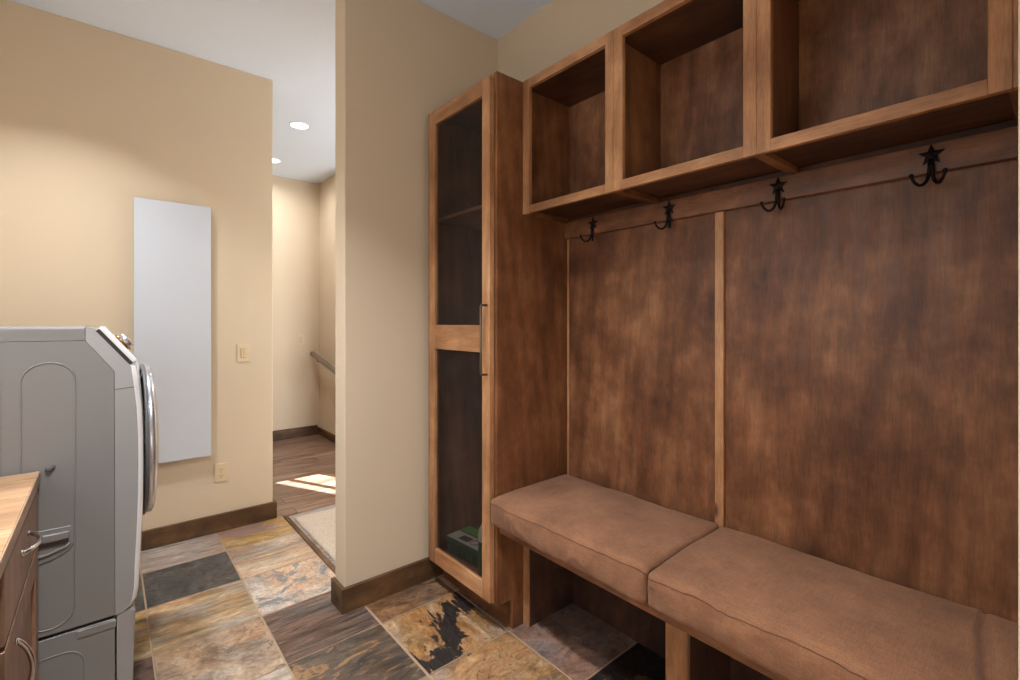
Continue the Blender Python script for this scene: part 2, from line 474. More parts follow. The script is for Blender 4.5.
# ------------------------------------------------------------------ mesh helpers
class MB:
    """collects shapes in world coordinates; build() links them as one mesh object"""
    def __init__(s):
        s.bm = bmesh.new()

    def box(s, x0, x1, y0, y1, z0, z1, bev=0.0, seg=1, mi=0):
        r = bmesh.ops.create_cube(s.bm, size=1)
        vs = r['verts']
        for v_ in vs:
            v_.co = Vector(((x0 + x1) / 2 + v_.co.x * (x1 - x0), (y0 + y1) / 2 + v_.co.y * (y1 - y0),
                            (z0 + z1) / 2 + v_.co.z * (z1 - z0)))
        fs = set(f for v_ in vs for f in v_.link_faces)
        for f in fs:
            f.material_index = mi
        if bev:
            es = list(set(e for v_ in vs for e in v_.link_edges))
            bmesh.ops.bevel(s.bm, geom=es, offset=bev, segments=seg, affect='EDGES', profile=0.5)
        return s

    def prism(s, pts, axis, a, b, bev=0.0, seg=2, mi=0, sel=None):
        """polygon pts (u,v) extruded from a to b along axis; u,v are the other two axes in order"""
        def co(u, v_, w):
            return {'X': (w, u, v_), 'Y': (u, w, v_), 'Z': (u, v_, w)}[axis]
        v0 = [s.bm.verts.new(co(u, w, a)) for u, w in pts]
        v1 = [s.bm.verts.new(co(u, w, b)) for u, w in pts]
        n = len(pts)
        fs = [s.bm.faces.new(v0[::-1]), s.bm.faces.new(v1)]
        for i in range(n):
            fs.append(s.bm.faces.new((v0[i], v0[(i + 1) % n], v1[(i + 1) % n], v1[i])))
        for f in fs:
            f.material_index = mi
        bmesh.ops.recalc_face_normals(s.bm, faces=fs)
        if bev:
            es = list(set(list(fs[0].edges) + list(fs[1].edges)))
            if sel:
                es = [e_ for e_ in es if all(sel(v_.co) for v_ in e_.verts)]
            bmesh.ops.bevel(s.bm, geom=es, offset=bev, segments=seg, affect='EDGES', profile=0.5)
        return s

    def tube(s, pts, r, n=10, closed=False, caps=True):
        pts = [Vector(p) for p in pts]
        k = len(pts)
        rings = []
        up = None
        for i, p in enumerate(pts):
            if closed:
                d = pts[(i + 1) % k] - pts[i - 1]
            else:
                d = pts[min(i + 1, k - 1)] - pts[max(i - 1, 0)]
            d.normalize()
            if up is None:
                up = Vector((0, 0, 1)) if abs(d.z) < 0.9 else Vector((1, 0, 0))
            a = d.cross(up)
            a.normalize()
            b = a.cross(d)
            b.normalize()
            up = b
            rr = r[i] if isinstance(r, (list, tuple)) else r
            rings.append([s.bm.verts.new(p + a * rr * math.cos(2 * math.pi * j / n) + b * rr * math.sin(2 * math.pi * j / n))
                          for j in range(n)])
        m = k if closed else k - 1
        for i in range(m):
            A, B = rings[i], rings[(i + 1) % k]
            for j in range(n):
                f = s.bm.faces.new((A[j], A[(j + 1) % n], B[(j + 1) % n], B[j]))
                f.smooth = True
        if caps and not closed:
            s.bm.faces.new(rings[0][::-1])
            s.bm.faces.new(rings[-1])
        return s

    def lathe(s, prof, center, axis='Z', n=48, smooth=True):
        """prof = [(radius, height)]; axis X, Y or Z, or a Vector direction"""
        if axis in ('X', 'Y', 'Z'):
            d = {'X': Vector((1, 0, 0)), 'Y': Vector((0, 1, 0)), 'Z': Vector((0, 0, 1))}[axis]
        else:
            d = Vector(axis).normalized()
        q = d.to_track_quat('Z', 'Y')
        rings = []
        for r, h in prof:
            if r < 1e-6:
                rings.append([s.bm.verts.new(Vector(center) + q @ Vector((0, 0, h)))])
            else:
                rings.append([s.bm.verts.new(Vector(center) + q @ Vector((r * math.cos(2 * math.pi * j / n),
                                                                          r * math.sin(2 * math.pi * j / n), h)))
                              for j in range(n)])
        for A, B in zip(rings, rings[1:]):
            for j in range(n):
                if len(A) == 1 and len(B) == 1:
                    continue
                if len(A) == 1:
                    f = s.bm.faces.new((A[0], B[j], B[(j + 1) % n]))
                elif len(B) == 1:
                    f = s.bm.faces.new((A[j], A[(j + 1) % n], B[0]))
                else:
                    f = s.bm.faces.new((A[j], A[(j + 1) % n], B[(j + 1) % n], B[j]))
                f.smooth = smooth
        return s

    def build(s, name, mats, parent=None, smooth=None):
        bmesh.ops.recalc_face_normals(s.bm, faces=s.bm.faces[:])
        if parent is not None:
            w = Vector((0, 0, 0))
            p = parent
            while p is not None:
                w += p.location
                p = p.parent
            bmesh.ops.translate(s.bm, verts=s.bm.verts[:], vec=-w)
        me = bpy.data.meshes.new(name)
        s.bm.to_mesh(me)
        s.bm.free()
        for m_ in (mats if isinstance(mats, (list, tuple)) else [mats]):
            me.materials.append(m_)
        if smooth:
            for pl in me.polygons:
                pl.use_smooth = True
        o = bpy.data.objects.new(name, me)
        C.objects.link(o)
        if parent is not None:
            o.parent = parent
        return o


def tag(o, label, cat, group=None, kind=None):
    o['label'] = label
    o['category'] = cat
    if group:
        o['group'] = group
    if kind:
        o['kind'] = kind
    return o


def thing(name, label, cat, loc, group=None):
    o = bpy.data.objects.new(name, None)
    o.empty_display_size = 0.05
    C.objects.link(o)
    o.location = loc
    return tag(o, label, cat, group)


def struct(name, mb, mat):
    o = mb.build(name, mat)
    o['kind'] = 'structure'
    return o


def copy_tree(o, parent=None):
    c = o.copy()
    C.objects.link(c)
    if parent is not None:
        c.parent = parent
    for ch in list(o.children):
        copy_tree(ch, c)
    return c


def cyl(mb, x, y, z0, z1, r, n=32):
    return mb.lathe([(0, z0), (r, z0), (r, z1), (0, z1)], (x, y, 0), 'Z', n, smooth=False)


# ------------------------------------------------------------------ the room
CEIL = 3.08
WR = 1.802      # right wall
WP = 2.235      # partition beside the tall cabinet
WN = 3.63       # far wall with the white board
T = 0.12
struct('wall_far', MB().box(-0.97, 0.895, WN, WN + 0.13, 0, CEIL, 0.006, 2), M['wall'])
struct('wall_partition', MB().box(0.866, WR + T, WP, WP + 0.125, 0, CEIL, 0.006, 2), M['wall'])
struct('wall_right', MB().box(WR, WR + T, -0.10, WP, 0, CEIL), M['wall'])
struct('wall_niche_side', MB().prism([(1.20, -2.55), (1.32, -2.55), (1.32, -0.10), (WR, -0.10), (WR, 0.0577), (1.20, 0.0577)], 'Z', 0, CEIL), M['wall'])
# left wall with the window over the counter, back wall with an opening added for the fill
wl = MB()
wl.box(-0.97, -0.85, -2.55, 0.35, 0, CEIL)
wl.box(-0.97, -0.85, 1.85, WN, 0, CEIL)
wl.box(-0.97, -0.85, 0.35, 1.85, 0, 1.28)
wl.box(-0.97, -0.85, 0.35, 1.85, 2.48, CEIL)
struct('wall_left', wl, M['wall'])
wb = MB()
wb.box(-0.85, -0.75, -2.55, -2.43, 0, CEIL)
wb.box(0.55, 1.20, -2.55, -2.43, 0, CEIL)
wb.box(-0.75, 0.55, -2.55, -2.43, 0, 1.0)
wb.box(-0.75, 0.55, -2.55, -2.43, 2.3, CEIL)
struct('wall_back', wb, M['wall'])
for i, (x0, x1, y0, y1, z0, z1) in enumerate([(-0.93, -0.89, 0.35, 1.85, 1.28, 2.48), (-0.75, 0.55, -2.51, -2.47, 1.0, 2.3)]):  # second frame sits in the added back opening
    w = MB()
    b = 0.05
    if i == 0:
        for yy in (y0, (y0 + y1) / 2 - b / 2, y1 - b):
            w.box(x0, x1, yy, yy + b, z0, z1, 0.003)
        for zz in (z0, z1 - b):
            w.box(x0, x1, y0 + b, y1 - b, zz, zz + b, 0.003)
    else:
        for xx in (x0, (x0 + x1) / 2 - b / 2, x1 - b):
            w.box(xx, xx + b, y0, y1, z0, z1, 0.003)
        for zz in (z0, z1 - b):
            w.box(x0 + b, x1 - b, y0, y1, zz, zz + b, 0.003)
    struct('window_%d' % (i + 1), w, M['trimwhite'])

# hall: far wall, stair-side wall, entry wall with a glazed door and sidelight (source of the sun patch)
HX = 2.003
struct('wall_hall_far', MB().box(-0.97, 3.4, 5.985, 6.1, 0, CEIL), M['wall'])
struct('wall_hall_stair', MB().box(HX, HX + T, 4.95, 5.985, 0, CEIL, 0.004, 2), M['wall'])
struct('wall_hall_right', MB().box(3.28, 3.4, 2.36, 5.985, 0, CEIL), M['wall'])
struct('wall_hall_left', MB().box(-0.97, -0.85, WN + 0.13, 5.985, 0, CEIL), M['wall'])
e = MB()
e.box(WR + T, 2.09, 2.24, 2.36, 0, CEIL)
e.box(2.50, 3.4, 2.24, 2.36, 0, CEIL)
e.box(2.09, 2.50, 2.24, 2.36, 2.17, CEIL)
e.box(2.09, 2.50, 2.24, 2.36, 0, 0.12)
struct('wall_hall_entry', e, M['wall'])
struct('trim_3', MB().box(2.22, 2.252, 2.27, 2.33, 0.12, 2.17, 0.003), M['trimwhite'])

struct('ceiling', MB().prism([(-0.97, -2.55), (1.922, -2.55), (1.922, 2.24), (3.4, 2.24), (3.4, 6.1), (-0.97, 6.1)], 'Z', CEIL, CEIL + 0.12), M['ceiling'])

# slate floor: every tile a bevelled slab in a bed of grout
GX, PX = 0.148, 0.4065
GY, PY = 1.206, 0.4155
mats = [M['grout']] + list(SL.values())
idx = {k: i + 1 for i, k in enumerate(SL)}
cells = {(0, 5): 'lilac', (0, 4): 'charcoal', (0, 3): 'olive', (0, 2): 'moss', (0, 1): 'sand', (1, 5): 'gold', (1, 4): 'sand',
         (1, 3): 'blue', (1, 2): 'ripple', (1, 1): 'bronze', (2, 2): 'umber', (2, 1): 'tiger', (3, 1): 'umber', (2, 0): 'amber',
         (3, 0): 'mauve', (3, -1): 'night', (3, -2): 'bronze', (1, 0): 'olive', (2, -1): 'umber', (-1, 4): 'charcoal',
         (-1, 3): 'gold', (-1, 2): 'plum', (-1, 5): 'sand', (-1, 1): 'moss', (3, -3): 'mauve', (2, -2): 'gold'}
keys = list(SL)
fl = MB()
fl.box(-0.97, 0.955, -2.55, WN + 0.0, -0.06, -0.004)
fl.box(0.955, WR + T, -2.55, 2.36, -0.06, -0.004)
for i in range(-3, 5):
    for j in range(-10, 6):
        x0, x1 = GX + PX * i, GX + PX * (i + 1)
        y0, y1 = GY + PY * j, GY + PY * (j + 1)
        g = 0.0021
        ylim = WN if x0 < 0.95 else 2.36
        xa, xb = max(x0 + g, -0.96), min(x1 - g, WR)
        if x0 < 0.95 < x1:
            xb = min(xb, 0.955)
        ya, yb = max(y0 + g, -2.5), min(y1 - g, ylim)
        if xb - xa < 0.02 or yb - ya < 0.02:
            continue
        k = cells.get((i, j)) or keys[(i * 7 + j * 5 + 3) % len(keys)]
        fl.box(xa, xb, ya, yb, -0.05, 0.0, 0.0018, 1, idx[k])
struct('floor', fl, mats)

# hall floor: planks beyond, grey slab before them
hf = MB()
y = 3.61
r_ = 0
while y < 5.985:
    x = -0.85 - random.random() * 0.9
    while x < 3.28:
        L = 0.9 + random.random() * 0.5
        a, b = max(x, -0.85), min(x + L, 3.28)
        yy0 = y if (b > 0.9 or y > WN + 0.12) else WN + 0.13
        if b - a > 0.01:
            hf.box(a + 0.0008, b - 0.0008, y + 0.0008, min(y + 0.127, 5.985) - 0.0008, -0.03, -0.001, 0.001)
        x += L
    y += 0.127
struct('floor_hall', hf, M['plank'])
struct('floor_entry', MB().box(0.985, 3.28, 2.36, 3.605, -0.04, -0.001, 0.002), SL['lilac'])
struct('trim_1', MB().box(0.955, 0.984, 2.36, 3.605, -0.03, 0.006, 0.003, 2), M['base_y'])

# baseboards
BH = 0.116
struct('baseboard_far', MB().prism([(-0.85, WN - 0.02), (0.916, WN - 0.02), (0.916, WN + 0.13), (0.897, WN + 0.13),
                                    (0.897, WN - 0.001), (-0.85, WN - 0.001)], 'Z', 0, BH, 0.0015, 1), M['base_x'])
struct('baseboard_partition', MB().prism([(1.80, WP - 0.019), (0.846, WP - 0.019), (0.846, WP + 0.125), (0.865, WP + 0.125),
                                          (0.865, WP - 0.001), (1.80, WP - 0.001)], 'Z', 0, BH, 0.0015, 1), M['base_x'])
struct('baseboard_hall_far', MB().prism([(-0.85, 0), (1.975, 0), (1.975, BH), (-0.85, BH)], 'Y', 5.962, 5.984, 0.0015, 1), M['base_x'])
struct('baseboard_hall_stair', MB().box(HX - 0.02, HX - 0.001, 4.95, 5.984, 0, 0.085, 0.0015), M['base_y'])


# ------------------------------------------------------------------ recessed ceiling lamps
def can(x, y, r, label, watts, group, spread=104):
    t_ = thing('ceiling_light', label, 'ceiling light', (x, y, CEIL), group)
    MB().lathe([(r * 0.84, -0.0005), (r * 0.86, -0.006), (r * 0.97, -0.007), (r, -0.0005)], (x, y, CEIL), 'Z', 40).build('trim_ring', M['trimwhite'], t_)
    MB().lathe([(0, -0.003), (r * 0.6, -0.004), (r * 0.85, -0.002)], (x, y, CEIL), 'Z', 40).build('lens', M['lens'], t_)
    lo = light('AREA', 'lamp', (x, y, CEIL - 0.012), watts, (0.97, 0.98, 1.0), r * 1.6, aim=(0, 0, -1), shape='DISK', spread=spread)
    return t_


can(CANS[0][0], CANS[0][1], 0.085, 'round recessed ceiling light over the washing machine by the far wall', CANS[0][2], None)
can(CANS[1][0], CANS[1][1], 0.085, 'round recessed ceiling light in front of the bench', CANS[1][2], None)
can(CANS[2][0], CANS[2][1], 0.085, 'added round recessed ceiling light, unseen at the back of the room', CANS[2][2], None)
can(HALL_CANS[0][0], HALL_CANS[0][1], 0.082, 'round recessed light glowing in the white hall ceiling, fully in view', HALL_CANS[0][2], None, 165)
can(HALL_CANS[1][0], HALL_CANS[1][1], 0.082, 'distant recessed hall light half hidden by the corner of the beige wall', HALL_CANS[1][2], None, 165)
can(HALL_CANS[2][0], HALL_CANS[2][1], 0.082, 'added recessed hall light near the entry door, unseen behind the partition', HALL_CANS[2][2], None, 165)

# ------------------------------------------------------------------ tall cabinet
Y0, Y1 = 1.618, 2.195
XF, XB = 1.30, 1.80
ZT = 2.474
tc_ = thing('tall_cabinet', 'tall narrow brown wooden cabinet with a dark screened door, standing in the corner', 'cabinet', (1.55, 1.9, 0))
MB().prism([(XF, 0.135), (XF, ZT), (XB, ZT), (XB, 0.0), (1.39, 0.0), (1.39, 0.135)], 'Y', Y0, Y0 + 0.02, 0.0012, 1).build('side_panel', M['stave_z'], tc_)
MB().prism([(XF, 0.135), (XF, ZT), (XB, ZT), (XB, 0.0), (1.39, 0.0), (1.39, 0.135)], 'Y', Y1 - 0.02, Y1, 0.0012, 1).build('side_panel', M['stave_z'], tc_)
MB().box(XF, XB, Y0 + 0.02, Y1 - 0.02, ZT - 0.02, ZT).build('top_panel', M['panel_y'], tc_)
MB().box(XF + 0.01, XB, Y0 + 0.02, Y1 - 0.02, 0.135, 0.155).build('bottom_panel', M['panel_y'], tc_)
MB().box(XB - 0.01, XB, Y0 + 0.02, Y1 - 0.02, 0.155, ZT - 0.02).build('back_panel', M['panel_z'], tc_)
MB().box(1.39, 1.405, Y0 + 0.02, Y1 - 0.02, 0.0, 0.134, 0.001).build('toe_kick', M['panel_y'], tc_)
MB().box(XF - 0.0005, XF + 0.02, Y0 + 0.0205, Y0 + 0.045, 0.135, ZT, 0.001).build('frame_stile', M['stile'], tc_)
MB().box(XF - 0.0005, XF + 0.02, Y1 - 0.045, Y1 - 0.0205, 0.135, ZT, 0.001).build('frame_stile', M['stile'], tc_)
MB().box(XF - 0.0005, XF + 0.02, Y0 + 0.045, Y1 - 0.045, ZT - 0.045, ZT - 0.0005, 0.001).build('frame_rail', M['stile_y'], tc_)
MB().box(1.33, XB - 0.01, Y0 + 0.021, Y1 - 0.021, 1.905, 1.923, 0.001).build('shelf', M['rail_wood'], tc_)
MB().box(1.33, XB - 0.01, Y0 + 0.021, Y1 - 0.021, 1.285, 1.303, 0.001).build('shelf', M['rail_wood'], tc_)
# overlay door: stiles, rails, screens, pull
DX0, DX1 = 1.272, 1.297
DY0, DY1 = 1.634, 2.142
DZ0, DZ1 = 0.152, 2.450
GY0, GY1 = 1.690, 2.088
door = MB()
door.box(DX0, DX1, DY0, GY0, DZ0, DZ1, 0.002, 2)
door.box(DX0, DX1, GY1, DY1, DZ0, DZ1, 0.002, 2)
door = door.build('door', M['stile'], tc_)
for za, zb in ((2.382, DZ1), (1.242, 1.364), (DZ0, 0.228)):
    MB().box(DX0 + 0.0004, DX1, GY0, GY1, za, zb, 0.0015).build('door_rail', M['stile_y'], door)
for za, zb in ((1.364, 2.382), (0.228, 1.242)):
    MB().box(DX0 + 0.014, DX0 + 0.017, GY0, GY1, za, zb).build('smoked_pane', M['screen'], door)
h = MB()
hx, hy = DX0 - 0.034, 1.653
pts = [(DX0 + 0.001, hy, 1.452), (DX0 - 0.022, hy, 1.452), (hx + 0.004, hy, 1.450), (hx, hy, 1.444), (hx, hy, 1.30), (hx, hy, 1.156), (hx + 0.004, hy, 1.150),
       (DX0 - 0.022, hy, 1.148), (DX0 + 0.001, hy, 1.148)]
h.tube(pts, 0.0052, 12)
hh = h.build('pull_handle', M['pewter'], door)
hh['label'] = 'long grey metal bar pull'

# things inside the tall cabinet
fz = 0.155
bx = thing('storage_box', 'low green and grey printed box lying in the bottom of the tall cabinet', 'box', (1.47, 2.04, fz))
ang = math.atan2(0.031, -0.285)


def rotbox(mb, cx, cy, a, lx, ly, z0, z1, bev=0.002, taper=1.0, off=(0, 0)):
    r = bmesh.ops.create_cube(mb.bm, size=1)
    ca, sa = math.cos(a), math.sin(a)
    for v_ in r['verts']:
        k_ = taper if v_.co.z < 0 else 1.0
        u, w = v_.co.x * lx * k_ + off[0], v_.co.y * ly * k_ + off[1]
        v_.co = Vector((cx + u * ca - w * sa, cy + u * sa + w * ca, z0 if v_.co.z < 0 else z1))
    if bev:
        bmesh.ops.bevel(mb.bm, geom=list(set(e_ for v_ in r['verts'] for e_ in v_.link_edges)), offset=bev, segments=2, affect='EDGES')
    return mb


BA = 0.10
bcx, bcy = 1.478, 2.02
rotbox(MB(), bcx, bcy, BA, 0.18, 0.285, fz + 0.001, fz + 0.062, 0.006, 0.93).build('tray', M['dgreen'], bx)
rotbox(MB(), bcx, bcy, BA, 0.188, 0.293, fz + 0.063, fz + 0.088, 0.005).build('lid', M['green'], bx)
rotbox(MB(), bcx, bcy, BA, 0.085, 0.25, fz + 0.0883, fz + 0.0892, 0, off=(-0.04, 0.01)).build('grey_label', M['greyprint'], bx)
rotbox(MB(), bcx, bcy, BA, 0.06, 0.27, fz + 0.0883, fz + 0.0892, 0, off=(0.045, 0)).build('lime_label', M['lime'], bx)
rotbox(MB(), bcx, bcy, BA, 0.045, 0.07, fz + 0.0893, fz + 0.0898, 0, off=(-0.04, 0.03)).build('dark_print', M['inkprint'], bx)
ringp = [(bcx - 0.035 + 0.024 * math.cos(q), bcy - 0.045 + 0.024 * math.sin(q), fz + 0.0898) for q in [i * math.pi / 12 for i in range(24)]]
MB().tube(ringp, 0.0016, 6, closed=True).build('ring_print', M['inkprint'], bx)
for k in range(7):
    rotbox(MB(), bcx, bcy, BA, 0.004, 0.012, fz + 0.012, fz + 0.052, 0.001, off=(-0.091, -0.11 + k * 0.036)).build('side_rib', M['green'], bx)

bt = thing('bottle', 'green and white bottle with a yellow top beside the printed box', 'bottle', (1.405, 1.835, fz))
MB().lathe([(0, 0.001), (0.034, 0.001), (0.038, 0.008), (0.038, 0.15), (0.036, 0.165)], (1.405, 1.835, fz), 'Z', 32).build('body', M['green'], bt)
MB().lathe([(0.036, 0.165), (0.038, 0.19), (0.034, 0.22), (0.018, 0.245), (0.014, 0.25)], (1.405, 1.835, fz), 'Z', 32).build('shoulder', M['greyprint'], bt)
MB().lathe([(0.014, 0.249), (0.016, 0.25), (0.016, 0.275), (0.012, 0.282), (0, 0.283)], (1.405, 1.835, fz), 'Z', 24).build('cap', M['yellow'], bt)
sl_ = rotbox(MB(), 1.51, 1.80, 0.1, 0.09, 0.05, fz + 0.001, fz + 0.40, 0.002).build('cardboard_carton', M['tan'])
tag(sl_, 'tall narrow tan carton standing behind the green bottle in the cabinet', 'carton')

# dark shapes behind the upper screen
dn = MB()
bmesh.ops.create_icosphere(dn.bm, subdivisions=4, radius=1)
for v_ in dn.bm.verts:
    n_ = noise.noise(v_.co * 2.3) * 0.22 + noise.noise(v_.co * 6) * 0.08
    v_.co = Vector((1.52 + v_.co.x * 0.05 * (1 + n_), 2.02 + v_.co.y * 0.055 * (1 + n_), 1.923 + 0.040 + v_.co.z * 0.038 * (1 + n_)))
zmin = min(v_.co.z for v_ in dn.bm.verts)
for v_ in dn.bm.verts:
    v_.co.z += 1.9235 - zmin
tag(dn.build('folded_cloth', M['charcoal_cloth'], smooth=True), 'small dark bundle on the upper shelf behind the dark screen', 'cloth')
vz = 1.3035
vs_ = thing('pitcher', 'dark rounded pitcher behind the upper dark screen, above the middle rail', 'pitcher', (1.50, 1.88, vz))
MB().lathe([(0, 0.001), (0.045, 0.001), (0.06, 0.03), (0.072, 0.09), (0.06, 0.16), (0.04, 0.20), (0.045, 0.235), (0.041, 0.235), (0.036, 0.20), (0.056, 0.15), (0, 0.02)],
           (1.50, 1.88, vz), 'Z', 36).build('body', M['darkware'], vs_)
hp = [(1.50, 1.88 + 0.055 + 0.045 * math.sin(q), vz + 0.135 + 0.065 * math.cos(q)) for q in [math.pi * i / 12 for i in range(13)]]
MB().tube(hp, 0.007, 10).build('handle', M['darkware'], vs_)

# ------------------------------------------------------------------ overhead cubbies
CX0, CX1 = 1.449, 1.80
CZ0, CZ1 = 1.868, 2.474
IZ0, IZ1 = 1.903, 2.434
YR = 0.060
cu = thing('cubby_shelf', 'long brown wooden overhead cubby unit with three open compartments', 'shelf', (1.62, 0.84, CZ0))
divs = [(1.574, 1.6165), (1.067, 1.147), (0.555, 0.632), (YR, 0.115)]
for k, (a, b) in enumerate(divs):
    frm = MB()
    if k == 0:
        frm.box(CX0, CX0 + 0.019, a, b, CZ0, CZ1, 0.0012)
    elif k == 3:
        frm.box(CX0, CX0 + 0.019, 0.078, b, CZ0, CZ1, 0.0012)
        frm.box(CX0 + 0.001, CX0 + 0.019, a, 0.0776, CZ0, CZ1, 0.0012)
    else:
        m_ = (a + b) / 2
        frm.box(CX0, CX0 + 0.019, a, m_ - 0.0003, CZ0, CZ1, 0.0012)
        frm.box(CX0, CX0 + 0.019, m_ + 0.0003, b, CZ0, CZ1, 0.0012)
    frm.build('frame_stile', M['stile'], cu)
for (a, _), (_, b) in zip(divs[:-1], divs[1:]):
    MB().box(CX0 + 0.0003, CX0 + 0.019, b, a, CZ0, IZ0, 0.001).build('frame_rail', M['stile_y'], cu)
    MB().box(CX0 + 0.0003, CX0 + 0.019, b, a, IZ1, CZ1, 0.001).build('frame_rail', M['stile_y'], cu)
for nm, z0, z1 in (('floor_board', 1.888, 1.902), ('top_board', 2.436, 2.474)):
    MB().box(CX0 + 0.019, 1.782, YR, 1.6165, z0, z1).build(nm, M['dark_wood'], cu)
MB().box(1.742, 1.752, YR, 1.6165, 1.902, 2.436).build('back_board', M['cubby_back_glow'], cu)
for a, b in ((1.598, 1.6165), (1.092, 1.122), (0.579, 0.608), (YR, 0.085)):
    MB().box(CX0 + 0.019, 1.742, a, b, 1.902, 2.436).build('divider', M['stave_z'], cu)
    MB().box(CX0 + 0.019, 1.735, a, b, CZ0, 1.888, 0.001).build('bottom_cleat', M['stave_z'], cu)

# ------------------------------------------------------------------ back panelling, hook rail
PXF = 1.752
bp = thing('back_panel', 'large dark stained wooden back panel between the bench and the cubbies', 'wall panelling', (1.77, 0.84, 0))
MB().box(PXF, PXF + 0.012, 0.84, 1.6165, 0.0, 1.887, 0.0).build('left_board', M['panel_z'], bp)
MB().box(PXF, PXF + 0.012, YR, 0.839, 0.0, 1.887, 0.0).build('right_board', M['panel_z'], bp)
MB().box(PXF - 0.014, PXF - 0.0005, 0.829, 0.861, 0.52, 1.787, 0.001).build('batten', M['stile'], bp)
MB().box(PXF - 0.007, PXF - 0.0005, 1.607, 1.6165, 0.52, 1.787, 0.001).build('edge_strip', M['stile'], bp)
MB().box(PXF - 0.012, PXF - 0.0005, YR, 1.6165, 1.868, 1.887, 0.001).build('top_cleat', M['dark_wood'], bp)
hr = MB().box(1.725, PXF - 0.0005, YR + 0.001, 1.6165, 1.788, 1.8665, 0.0015).build('hook_rail', M['hookrail'])
tag(hr, 'horizontal brown wooden rail carrying the star coat hooks below the cubbies', 'rail')


def star_hook():
    """black iron double coat hook with a five-pointed star; plate against x=0, points toward -x"""
    r = thing('coat_hook', '', 'coat hook', (0, 0, 0), 'star coat hooks on the rail')
    st = MB()
    pts = []
    for k in range(10):
        a = math.pi / 2 + k * math.pi / 5
        rr = 0.030 if k % 2 == 0 else 0.0125
        pts.append((rr * math.cos(a), rr * math.sin(a)))
    front = st.bm.verts.new((-0.0105, 0, 0))
    f1 = [st.bm.verts.new((-0.0055, p_[0], p_[1])) for p_ in pts]
    f0 = [st.bm.verts.new((-0.001, p_[0], p_[1])) for p_ in pts]
    for k in range(10):
        st.bm.faces.new((front, f1[k], f1[(k + 1) % 10]))
        st.bm.faces.new((f1[k], f0[k], f0[(k + 1) % 10], f1[(k + 1) % 10]))
    st.bm.faces.new(f0)
    st.build('star', M['iron'], r)
    s_ = MB()
    s_.tube([(-0.004, 0, -0.010), (-0.006, 0, -0.03), (-0.007, 0, -0.052)], [0.0045, 0.0055, 0.0045], 10)
    s_.build('stem', M['iron'], r)
    for sg in (1, -1):
        ctl = [(0.0, -0.012), (0.03, -0.034), (0.08, -0.056), (0.20, -0.073), (0.40, -0.083), (0.62, -0.084), (0.82, -0.077), (0.95, -0.067), (1.0, -0.058)]
        p = [(-0.007 - 0.042 * f_, sg * (0.0015 + 0.033 * f_), z_) for f_, z_ in ctl]
        rr = [0.0050 - 0.00018 * i_ for i_ in range(len(ctl))]
        a = MB()
        a.tube(p, rr, 10)
        a.lathe([(0, -0.0058), (0.004, -0.0042), (0.0060, 0), (0.004, 0.0042), (0, 0.0058)], p[-1], 'Z', 14)
        a.build('prong', M['iron'], r)
    return r


hk = star_hook()
spots = [(1.432, 'black iron star coat hook nearest the tall cabinet, smallest in view'),
         (1.041, 'black iron star coat hook just left of the batten, second from the tall cabinet'),
         (0.635, 'black iron star coat hook just right of the batten, below the middle cubby divider'),
         (0.246, 'black iron star coat hook at the right end of the rail, largest in view')]
for i, (yy, lb) in enumerate(spots):
    o = hk if i == 0 else copy_tree(hk)
    o.location = (1.724, yy, 1.835)
    o['label'] = lb

# ------------------------------------------------------------------ bench
bn = thing('bench', 'built-in brown wooden bench with open space under the seat', 'bench', (1.52, 0.84, 0))
RX = 1.311
MB().box(RX, RX + 0.022, YR, 1.6165, 0.455, 0.508, 0.0015).build('front_rail', M['rail_wood'], bn)
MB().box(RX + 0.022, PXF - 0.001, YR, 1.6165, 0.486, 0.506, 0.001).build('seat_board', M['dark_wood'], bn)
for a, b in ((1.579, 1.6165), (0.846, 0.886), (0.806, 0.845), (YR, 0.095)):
    MB().box(1.46, PXF - 0.009, a, b, 0.0, 0.486, 0.0012).build('support_panel', M['under_shade_z'], bn)
MB().box(1.442, 1.459, 0.806, 0.886, 0.0, 0.486, 0.0015).build('support_stile', M['stile'], bn)
MB().box(1.452, 1.4595, 1.579, 1.6165, 0.0, 0.486, 0.001).build('support_stile', M['stile'], bn)


MB().box(PXF - 0.008, PXF - 0.001, YR, 1.6165, 0.0, 0.486).build('under_shade_board', M['under_shade_z'], bn)  # added board, its dark colour stands in for shade under the seat


